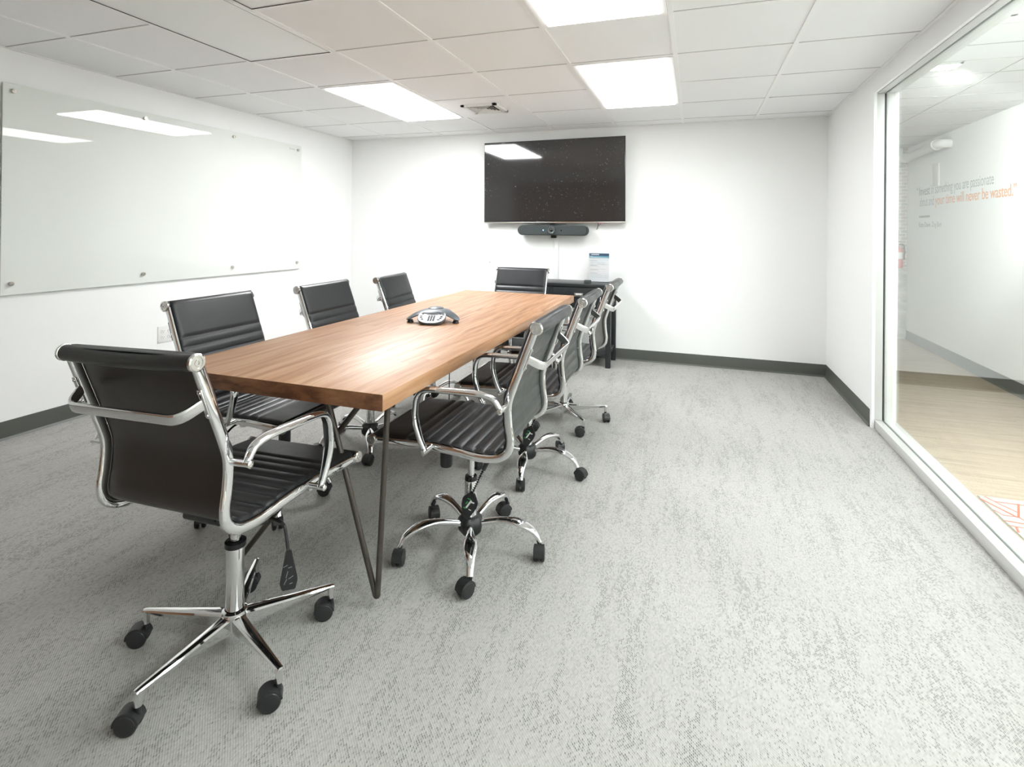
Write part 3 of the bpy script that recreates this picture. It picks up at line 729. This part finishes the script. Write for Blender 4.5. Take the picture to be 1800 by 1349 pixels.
def phone():
    ang = math.atan2(-0.96, 0.27)
    t = empty('conference_phone', 'grey three-legged speakerphone with keypad on the wood table', 'conference phone', (1.262, -0.005, TZ), ang+PI/2)
    # local -y is the front
    R = 0.158
    def rout(a):
        best = 0
        for k in (-PI/6, 7*PI/6-2*PI, PI/2):
            d = (a-k+PI) % (2*PI)-PI; best = max(best, math.exp(-(d/0.33)**2))
        return 0.082+(R-0.082)*best
    b = MB(); n, kN = 96, 14; top, bot = [], []
    for i in range(kN+1):
        q = max(i/kN, 0.002); rt, rb = [], []
        for j in range(n):
            a = 2*PI*j/n; r = rout(a)*q; d = r/R
            z = 0.066-0.046*d**2.2-0.004*(q**8)
            th = 0.020*(1-0.5*d)*(1-0.75*q**6)
            rt.append(Vector((r*math.cos(a), r*math.sin(a), z))); rb.append(Vector((r*math.cos(a)*0.985, r*math.sin(a)*0.985, max(0.003 if d > 0.9 else 0.006, z-th))))
        top.append(rt); bot.append(rb)
    b.grid(top+bot[::-1], M['phone'], closed_v=True, cap0=True, cap1=True); b.build('body', t, sharp=60)
    for k in (-PI/6, 7*PI/6, PI/2):
        c = Vector((math.cos(k), math.sin(k), 0))
        MB().lathe([(0.016, 0), (0.017, 0.003), (0.012, 0.016), (0, 0.017)], M['phone_dark'], at(c*(R-0.022)), 18).build('foot', t)
    # domed speaker centre
    MB().lathe([(0.042, 0.0), (0.040, 0.006), (0.030, 0.010), (0.0, 0.013)], M['phone'], at((0, 0.01, 0.0605)), 36).build('speaker_dome', t)
    # keypad: tilted half-oval console at the front
    tilt = Matrix.Translation((0, -0.098, 0.036)) @ Matrix.Rotation(math.radians(24), 4, 'X')
    def oval(sx, sy, n=40): return [(sx*math.copysign(abs(math.cos(2*PI*k/n))**0.85, math.cos(2*PI*k/n)), sy*math.copysign(abs(math.sin(2*PI*k/n))**0.85, math.sin(2*PI*k/n))) for k in range(n)]
    b = MB(); rows = []
    for sc, z in ((0.80, -0.030), (0.95, -0.014), (1.0, -0.004), (1.0, 0.0), (0.97, 0.002)):
        rows.append([tilt @ Vector((x*sc, y*sc, z)) for x, y in oval(0.072, 0.062)])
    b.grid(rows, M['phone'], closed_v=True, cap0=True, cap1=False); 
    b.grid([[tilt @ Vector((x*sc, y*sc, 0.002)) for x, y in oval(0.072, 0.062)] for sc in (0.97, 0.01)], M['phone_silver'], closed_v=True, cap1=True)
    kp = b.build('keypad', t)
    MB().box((-0.030, 0.018, 0.0015), (0.030, 0.050, 0.0045), M['phone_silver'], 0.001, mat4=tilt).box((-0.025, 0.022, 0.0045), (0.025, 0.042, 0.0052), M['lcd'], mat4=tilt).build('display', kp)
    for r in range(4):
        for c in range(3):
            MB().box((-0.017+c*0.013, -0.040+r*0.0125, 0.001), (-0.017+c*0.013+0.009, -0.040+r*0.0125+0.006, 0.0042), M['phone_dark'], 0.0008, 1, mat4=tilt).build('key', kp)
    for x, y in ((-0.055, 0.0), (-0.052, -0.014), (-0.044, -0.028), (0.038, -0.030), (0.046, -0.016), (0.050, -0.002), (-0.050, 0.022), (-0.046, 0.033), (0.040, 0.022), (0.044, 0.034), (0.056, 0.016)):
        MB().box((x-0.006, y-0.0028, 0.001), (x+0.006, y+0.0028, 0.0040), M['phone_dark'], 0.0008, 1, mat4=tilt).build('key', kp)
phone()
def cord():
    b = MB().sweep(curve([(1.225, 0.25, TZ-0.052), (1.225, 0.25, 0.4), (1.226, 0.25, 0.08), (1.24, 0.24, 0.012), (1.33, 0.22, 0.005), (1.50, 0.30, 0.005), (1.62, 0.22, 0.005)]), 0.003, M['gloss_black'], seg=8)
    tag(b.build('phone_cord'), 'thin black cord hanging under the table to the carpet', 'cord')
cord()

# ------------------------------------------------------------ chairs
W0 = 0.222
FRAME = [(-0.312, 0.884), (-0.268, 0.765), (-0.232, 0.668), (-0.221, 0.620), (-0.224, 0.560), (-0.231, 0.505), (-0.221, 0.468), (-0.185, 0.444), (-0.12, 0.437), (-0.03, 0.446), (0.09, 0.452), (0.19, 0.448), (0.285, 0.444)]
def chair_parts(root, star, plain):
    up = []
    def U(o): up.append(o); return o
    ch = M['chrome']
    rear = M['leather_back'] if plain and star else M['leather_rear']
    path = curve([(0, y, z) for y, z in FRAME], 7)
    for s_ in (-1, 1):
        U(MB().sweep([p+Vector((s_*W0, 0, 0)) for p in path], (0.0085, 0.0135), ch, ref=(1, 0, 0), seg=16, power=3.0).build('side_frame', root))
    # sling: thin padded sheet in front of the tubes
    acc = [0.0]
    for a, b in zip(path, path[1:]): acc.append(acc[-1]+(b-a).length)
    L = acc[-1]
    def pos(s):
        if s < 0:
            p, t, n_ = pos(0); return p+t*s, t, n_
        s = min(max(s, 0), L); i = 0
        while i < len(acc)-2 and acc[i+1] < s: i += 1
        f = (s-acc[i])/(acc[i+1]-acc[i]); p = path[i].lerp(path[i+1], f)
        j = max(0, i-1); k = min(len(path)-1, i+2); t = (path[k]-path[j]).normalized()
        return p, t, Vector((0, -t.z, t.y)) if True else None
    ytop = 0.142; fr = 0.128; pitch = 0.0435
    s_b0 = ytop; nrib = round((L-fr-ytop)/pitch); pitch = (L-fr-ytop)/nrib
    def h(s):
        if s < ytop: x = s/ytop; return 0.0075*min(1, (1-x)*9)**0.5 if x > 0.0 else 0.0075
        if s > L-fr: x = (L-s)/fr; return 0.0075*min(1, (1-x)*9)**0.5
        x = ((s-ytop)/pitch) % 1.0; return 0.0070*(max(0.0, math.sin(PI*x)))**0.45
    split = acc[min(range(len(path)), key=lambda i: path[i].z if path[i].y < -0.05 else 9)]
    def sheet(name, s0, s1, mat_front, mat_rear):
        n = int((s1-s0)/0.0036); fw_ = W0-0.001; F, B = [], []
        us = [-1, -0.985, -0.955, -0.90, -0.6, -0.2, 0.2, 0.6, 0.90, 0.955, 0.985, 1]
        for i in range(n+1):
            s = s0+(s1-s0)*i/n; p, t, nn = pos(s)
            if nn.y < 0 and p.z > 0.5: nn = -nn          # towards the sitter
            if p.z < 0.5 and nn.z < 0: nn = -nn
            hh = h(max(s, 0)); q_ = max(0.0, -s/0.026); c = p+nn*(0.0165-0.017*q_**2.2); rf, rb = [], []
            for u in us:
                e = max(0.0, 1-((abs(u)-0.9)/0.1)**2) if abs(u) > 0.9 else 1.0
                e = e**0.5
                rf.append(c+Vector((u*fw_, 0, 0))+nn*((0.003+hh)*e))
                rb.append(c+Vector((u*fw_, 0, 0))-nn*((0.0035+(hh*0.55 if not plain else 0.003))*e))
            F.append(rf); B.append(rb[::-1])
        rows = [f+b for f, b in zip(F, B)]
        m = MB(); V = [[m.bm.verts.new(q) for q in r] for r in rows]; k = len(rows[0]); i0 = m.mi(mat_front); i1 = m.mi(mat_rear)
        for a in range(len(V)-1):
            for b_ in range(k):
                f = m.bm.faces.new([V[a][b_], V[a+1][b_], V[a+1][(b_+1) % k], V[a][(b_+1) % k]]); f.smooth = True
                f.material_index = i1 if (13 <= b_ <= 21) else i0
        for r in (V[0], V[-1]): m.bm.faces.new(r).material_index = i0
        return U(m.build(name, root, sharp=70))
    sheet('backrest', -0.026, split-0.001, M['leather'], rear)
    sheet('seat', split+0.001, L-0.004, M['leather'], rear)
    # head and front rolls with turned caps
    for nm, (y, z), r in (('head_roll', (-0.320, 0.890), 0.0205), ('front_roll', (0.294, 0.449), 0.0175)):
        rows = []; N_ = 20
        b = MB()
        for i in range(N_+1):
            u = -1+2*i/N_; d = -0.006*(1-u*u) if nm == 'head_roll' else 0
            rows.append([Vector((u*(W0+0.006), y+r*math.cos(a), z+d+r*math.sin(a)*1.0)) for a in [2*PI*k/20 for k in range(20)]])
        b.grid(rows, M['leather'], closed_v=True, cap0=True, cap1=True); ro = U(b.build(nm, root))
        for s_ in (-1, 1):
            prof = [(r*0.99, 0), (r+0.0015, 0.001), (r+0.0015, 0.008), (r-0.002, 0.0105), (r*0.66, 0.0105), (r*0.62, 0.0085), (r*0.40, 0.0085), (r*0.36, 0.0105), (r*0.2, 0.0105), (r*0.17, 0.008), (0, 0.008)]
            U(MB().lathe(prof, M['capchrome'], at((s_*(W0+0.005), y, z), (s_, 0, 0)), 24).build('end_cap', root))
    # brace behind the back
    pa, ta, _ = pos(0.100)
    yb, zb = pa.y, pa.z
    d = Vector((0, ta.y, ta.z)); back = Vector((0, ta.z, -ta.y)); back = back if back.y < 0 else -back
    X = W0-0.002; P0 = pa
    pts = fillet([P0+Vector((-X, 0, 0))+back*0.010, P0+Vector((-X+0.028, 0, -0.012))+back*0.062, P0+Vector((X-0.028, 0, -0.012))+back*0.062, P0+Vector((X, 0, 0))+back*0.010], 0.035, 7)
    b = MB().sweep(pts, (0.0145, 0.0055), ch, ref=d, seg=14, power=3.0)
    U(b.build('back_brace', root))
    for s_ in (-1, 1):
        q = P0+Vector((s_*(X+0.002), 0, 0))+back*0.0135
        m4 = Matrix.Translation(q) @ Matrix((Vector((1, 0, 0)), back, -d)).transposed().to_4x4()
        b = MB().box((-0.007, -0.002, -0.040), (0.007, 0.003, 0.040), ch, 0.0018, mat4=m4)
        for z_ in (-0.031, 0.031): b.lathe([(0.005, 0), (0.0045, 0.002), (0.002, 0.003), (0, 0.003)], M['capchrome'], m4 @ at((0, 0.003, z_), (0, 1, 0)), 12)
        U(b.build('brace_bracket', root))
    # armrests
    ARM = [(-0.205, 0.632), (-0.188, 0.655), (-0.160, 0.6655), (-0.115, 0.669), (0.02, 0.667), (0.068, 0.660), (0.090, 0.638), (0.097, 0.600), (0.097, 0.560), (0.083, 0.505), (0.066, 0.463)]
    for s_ in (-1, 1):
        ax = s_*(W0+0.048)
        pts = curve([(ax, y, z) for y, z in ARM], 5)
        def rr(t): return (0.0170*(0.62+0.38*min(1, t*6, (1-t)*6)), 0.0098)
        b = MB().sweep(pts, rr, ch, ref=(1, 0, 0), seg=14, power=2.3)
        for (y, z) in ((-0.213, 0.622), (0.060, 0.452)):
            b.cyl((s_*(W0+0.004), y, z), (s_*(W0+0.060), y, z), 0.0085, ch, 16)
            b.lathe([(0.0085, 0), (0.0095, 0.001), (0.0095, 0.004), (0.006, 0.006), (0.005, 0.004), (0, 0.004)], M['capchrome'], at((s_*(W0+0.060), y, z), (s_, 0, 0)), 16)
        b.cyl((ax, -0.213, 0.622), (ax, -0.203, 0.636), 0.0095, ch, 12).cyl((ax, 0.060, 0.452), (ax, 0.067, 0.468), 0.0095, ch, 12)
        U(b.build('armrest', root))
    # seat mechanism
    b = MB()
    for y in (-0.075, 0.085): b.sweep([(-W0+0.004, y, 0.432), (W0-0.004, y, 0.432)], (0.011, 0.007), ch, ref=(0, 1, 0), seg=10, power=3)
    U(b.build('seat_crossbar', root))
    b = MB().box((-0.06, -0.12, 0.398), (0.06, 0.12, 0.426), M['plastic'], 0.006).box((-0.085, -0.06, 0.415), (0.085, 0.07, 0.428), M['plastic'], 0.003).box((-0.03, -0.04, 0.375), (0.03, 0.05, 0.40), M['plastic'], 0.006)
    b.cyl((-0.062, -0.10, 0.400), (0.062, -0.10, 0.400), 0.016, M['gloss_black'], 16)
    U(b.build('tilt_mechanism', root))
    b = MB().lathe([(0, 0.285), (0.022, 0.286), (0.0245, 0.292), (0.0245, 0.348), (0.021, 0.352), (0.021, 0.36), (0.018, 0.40), (0, 0.40)], M['plastic'], at((0, 0.105, 0)), 24)
    U(b.build('tension_knob', root))
    # column
    if star:
        MB().lathe([(0.0245, 0.105), (0.0245, 0.300), (0.0235, 0.303), (0.013, 0.303)], ch, None, 32).build('column_sleeve', root)
        MB().lathe([(0.024, 0.301), (0.0285, 0.304), (0.0285, 0.318), (0.016, 0.320), (0.016, 0.301)], M['gloss_black'], None, 28).build('column_collar', root)
        U(MB().cyl((0, 0, 0.30), (0, 0, 0.40), 0.0135, ch, 24).build('gas_lift', root))
        b = MB().lathe([(0, 0.030), (0.020, 0.030), (0.021, 0.034), (0.021, 0.058), (0.028, 0.062), (0.034, 0.085), (0.036, 0.112), (0.033, 0.122), (0.0265, 0.126), (0.0265, 0.118), (0, 0.118)], ch, None, 36); b.build('hub', root)
    else:
        MB().lathe([(0.0245, 0.095), (0.0245, 0.255), (0.0235, 0.258), (0.012, 0.258)], ch, None, 32).build('column_sleeve', root)
        MB().lathe([(0.0235, 0.256), (0.0245, 0.262), (0.0225, 0.274), (0.013, 0.276)], M['gloss_black'], None, 28).build('column_collar', root)
        U(MB().cyl((0, 0, 0.25), (0, 0, 0.40), 0.0130, ch, 24).build('gas_lift', root))
        rows = []
        for r, z in ((0.005, 0.052), (0.034, 0.054), (0.047, 0.068), (0.051, 0.092), (0.048, 0.110), (0.038, 0.121), (0.0255, 0.123), (0.0255, 0.114)):
            rows.append([Vector(((r+0.003*(math.cos(5*a+PI)-1)*(1 if r > 0.036 else 0.3))*math.cos(a), (r+0.003*(math.cos(5*a+PI)-1)*(1 if r > 0.036 else 0.3))*math.sin(a), z)) for a in [2*PI*k/50 for k in range(50)]])
        b = MB(); b.grid(rows, M['plastic'], closed_v=True, cap0=True); b.build('hub', root)
    # five legs, each with a twin wheel caster
    RC = 0.272
    for k in range(5):
        if star:
            b = MB(); rows = []
            for x, w_, z0, z1 in ((0.024, 0.020, 0.062, 0.116), (0.06, 0.0185, 0.070, 0.1135), (0.15, 0.0150, 0.082, 0.1085), (RC-0.004, 0.0095, 0.0915, 0.1035), (RC+0.006, 0.0085, 0.0915, 0.102)):
                ro = [(-w_*0.55, z0), (-w_*0.9, z0+(z1-z0)*0.35), (-w_, z1-0.006), (-w_*0.75, z1-0.002), (-w_*0.15, z1), (w_*0.15, z1), (w_*0.75, z1-0.002), (w_, z1-0.006), (w_*0.9, z0+(z1-z0)*0.35), (w_*0.55, z0)]
                rows.append([Vector((x, a, c)) for a, c in ro])
            b.grid(rows, ch, closed_v=True, cap0=True, cap1=True)
            b.cyl((RC-0.002, 0, 0.062), (RC-0.002, 0, 0.098), 0.0095, ch, 16)
            leg = b.build('base_leg', root, sharp=28)
        else:
            pts = curve([(0.028, 0, 0.094), (0.08, 0, 0.108), (0.135, 0, 0.119), (0.185, 0, 0.119), (0.228, 0, 0.105), (0.256, 0, 0.085), (RC, 0, 0.058)], 6)
            def lr(t):
                w_ = 0.0130+0.0120*math.exp(-((t-0.64)/0.20)**2); return (w_, 0.0120-0.003*abs(t-0.3))
            b = MB().sweep(pts, lr, ch, ref=(0, 1, 0), seg=16, power=2.2)
            leg = b.build('base_leg', root, sharp=60)
        leg.rotation_euler = (0, 0, k*2*PI/5)
        b = MB(); p = M['plastic']; r = 0.0265
        for s_ in (-1, 1):
            y0, y1 = s_*0.005, s_*0.0215
            b.lathe([(0, 0), (r-0.004, 0), (r, 0.003), (r, 0.0125), (r-0.003, 0.0155), (r*0.6, 0.0168), (0, 0.0172)], p, at((0, y0, r), (0, s_, 0)), 28)
        # hood over the wheels
        rows = []
        for yy in (-0.0195, -0.0185, 0.0185, 0.0195):
            e = 0.002 if abs(yy) < 0.019 else 0.0
            rows.append([Vector(((r+e+0.002)*math.cos(a), yy, r+(r+e+0.002)*math.sin(a))) for a in [PI*0.03+PI*0.98*k2/16 for k2 in range(17)]]+[Vector(((r-0.004)*math.cos(a), yy, r+(r-0.004)*math.sin(a))) for a in [PI*1.01-PI*0.98*k2/16 for k2 in range(17)]])
        b.grid(rows, p, closed_v=True, cap0=True, cap1=True)
        b.cyl((0.020, 0, 0.035), (0.020, 0, 0.066), 0.0075, p, 14)
        ca = b.build('caster', leg); an = random.uniform(0, 2*PI)
        ca.location = (RC-0.002-0.020*math.cos(an), -0.020*math.sin(an), 0); ca.rotation_euler = (0, 0, an)
    return up

def lever(root, kind, up):
    """height lever and, on two chairs, a hanging printed hang tag"""
    if kind == 'paddle':
        b = MB().sweep(fillet([(0.05, -0.03, 0.405), (0.235, -0.045, 0.392), (0.252, -0.050, 0.325)], 0.02), 0.0045, M['gloss_black'], seg=10)
        up.append(b.build('lever', root))
        m4 = Matrix.Translation((0.254, -0.050, 0.325)) @ Matrix.Rotation(math.radians(38), 4, 'Z') @ Matrix.Rotation(PI/2, 4, 'X')
        b = MB().prism([(-0.007, 0), (0.007, 0), (0.023, -0.082), (0.017, -0.106), (-0.017, -0.106), (-0.023, -0.086)], 0.009, M['plastic'], m4 @ Matrix.Translation((0, 0, -0.0045)), 0.002)
        for a, c, l, rt in ((-0.008, -0.040, 0.012, 0.4), (0.004, -0.045, 0.010, 0.2), (-0.004, -0.063, 0.018, 1.3), (0.006, -0.072, 0.014, 0.5), (-0.008, -0.082, 0.016, 1.1), (0.006, -0.088, 0.008, 0.2)):
            b.box((-l/2, -0.0006, 0.0046), (l/2, 0.0006, 0.0051), M['ink'], mat4=m4 @ Matrix.Translation((a, c, 0)) @ Matrix.Rotation(rt, 4, 'Z'))
        up.append(b.build('lever_paddle', root))
    elif kind == 'tag':
        A_, B_ = Vector((-0.055, -0.105, 0.392)), Vector((-0.082, -0.042, 0.243)); K = A_.lerp(B_, 0.45)
        b = MB().sweep([A_, K], lambda t: (0.011-0.003*t,)*2, M['plastic'], seg=12)
        for k in range(12):
            b.lathe([(0.002, -0.0035), (0.0062, 0), (0.002, 0.0035)], M['gloss_black'], at(K.lerp(B_, k/11), B_-K), 10)
        up.append(b.build('lever', root))
        # printed tag: broad face turned sideways, hanging a little askew
        m4 = Matrix.Translation(B_) @ Matrix.Rotation(math.radians(17), 4, 'X') @ Matrix(((0, 0, -1, 0), (-1, 0, 0, 0), (0, 1, 0, 0), (0, 0, 0, 1)))
        b = MB().prism([(-0.008, 0), (0.008, 0), (0.031, -0.030), (0.030, -0.052), (0.012, -0.104), (-0.010, -0.104), (-0.029, -0.060), (-0.031, -0.032)], 0.009, M['plastic'], m4 @ Matrix.Translation((0, 0, -0.0045)), 0.0025)
        for side in (0.0046, -0.0051):
            for a, c, l, wd, rt, mm in ((-0.001, -0.046, 0.036, 0.0065, 1.25, 'whiteprint'), (0.010, -0.034, 0.016, 0.005, 0.15, 'whiteprint'), (-0.005, -0.027, 0.013, 0.003, 0.1, 'green'), (-0.010, -0.044, 0.012, 0.004, 1.2, 'green'), (-0.012, -0.066, 0.009, 0.004, 0.0, 'green'), (0.009, -0.064, 0.011, 0.003, 0.0, 'whiteprint')):
                b.box((-l/2, -wd/2, side), (l/2, wd/2, side+0.0005), M[mm], mat4=m4 @ Matrix.Translation((a, c, 0)) @ Matrix.Rotation(rt, 4, 'Z'))
        up.append(b.build('hang_tag', root))
        b = MB().box((0.150, -0.343, 0.848), (0.166, -0.3415, 0.872), M['paper']).box((0.152, -0.3437, 0.851), (0.160, -0.343, 0.862), M['orange_tag'])
        up.append(b.build('care_label', root))
    elif kind == 'stick':
        b = MB().sweep(fillet([(0.05, -0.02, 0.405), (0.16, -0.02, 0.398), (0.20, -0.02, 0.375)], 0.02), 0.0045, M['gloss_black'], seg=10)
        b.sweep([(0.195, -0.02, 0.378), (0.225, -0.02, 0.362)], 0.008, M['gloss_black'], seg=12)
        up.append(b.build('lever', root))
GROUP = 'black conference chairs around the table'
LONG = {'seat', 'backrest', 'side_frame'}
def make_proto(star, plain, label, x, y, th, dz, phase):
    r = empty('office_chair', label, 'chair', (x, y, 0), math.radians(th-90), GROUP)
    chair_parts(r, star, plain)
    return r
LOWER = {'gas_lift', 'column_sleeve', 'column_collar', 'hub', 'base_leg', 'caster'}
def set_upper(o, dz, lean):
    o.location = (0, 0, dz)
    if lean:
        r = Matrix.Rotation(math.radians(lean[0]), 3, 'X') @ Matrix.Rotation(math.radians(lean[1]), 3, 'Y'); p = Vector((0, 0, 0.40))
        o.rotation_euler = r.to_euler(); o.location = p - r @ p + Vector((lean[3], lean[2], dz))
def base(nm): return nm.split('.')[0]
def place(root, label, x, y, th, dz, phase, copy=True, lv=None, seed=0, lean=None, cast=None):
    if copy:
        r = root.copy(); C.objects.link(r)
        for c in root.children:
            if base(c.name) in ('lever', 'lever_paddle', 'hang_tag', 'care_label'): continue
            d = c.copy(); C.objects.link(d); d.parent = r
            for g in c.children:
                e = g.copy(); C.objects.link(e); e.parent = d
    else: r = root
    r['label'] = label; r.location = (x, y, 0); r.rotation_euler = (0, 0, math.radians(th-90))
    rnd = random.Random(seed); k = 0
    kids = [c for c in bpy.data.objects if c.parent == r]
    for c in kids:
        bn = base(c.name)
        if bn == 'base_leg':
            c.rotation_euler = (0, 0, math.radians(phase-(th-90))+k*2*PI/5); k += 1
            for g in [q for q in bpy.data.objects if q.parent == c]:
                an = math.radians(cast[k-1])-c.rotation_euler[2]-math.radians(th-90) if cast else rnd.uniform(0, 2*PI); g.location = (0.270-0.020*math.cos(an), -0.020*math.sin(an), 0); g.rotation_euler = (0, 0, an)
        elif bn not in LOWER: set_upper(c, dz, lean)
    if lv:
        u = []; lever(r, lv, u)
        for o in u: set_upper(o, dz, lean)
    return r
A = make_proto(False, False, 'x', 0, 0, 180, 0, 0)
B = make_proto(True, True, 'x', 0, 0, 90, 0, 0)
lab = ['black chair at the near end of the table, seen from behind',
       'ribbed black chair nearest the viewer on the glass-wall side, hang tag on its column',
       'middle one of the three ribbed black chairs on the glass-wall side of the table',
       'black chair on the glass-wall side farthest from the viewer, beside the cabinet leg',
       'black chair at the far end of the table in front of the cabinet',
       'black chair nearest the viewer on the whiteboard side, beside the wall socket',
       'middle black chair on the whiteboard side of the table',
       'black chair on the whiteboard side farthest from the viewer, near the room corner']
# copies first, while the prototypes carry no levers
place(A, lab[2], 1.748, 0.090, 181, 0.002, -8, True, 'tag', 12)
place(B, lab[3], 1.766, 0.812, 180.3, 0.002, 21, True, 'stick', 13)
place(A, lab[4], 1.145, 1.560, -89.3, -0.014, 30, True, None, 14)
place(A, lab[5], 0.760, -0.655, 0.4, -0.006, 36, True, 'stick', 15)
place(A, lab[6], 0.817, 0.072, 2.4, -0.007, 16, True, 'stick', 16)
place(A, lab[7], 0.827, 0.814, 6.6, -0.015, 0, True, None, 17)
place(A, lab[1], 1.745, -0.645, 180.6, 0.009, 5, False, 'tag', 11, None, (104, 50, 130, 105, 62))
place(B, lab[0], 1.309, -1.347, 89, 0.000, 50, False, 'paddle', 10, (-1.2, -1.9, 0.046, -0.060), (36, 28, 30, 24, 40))
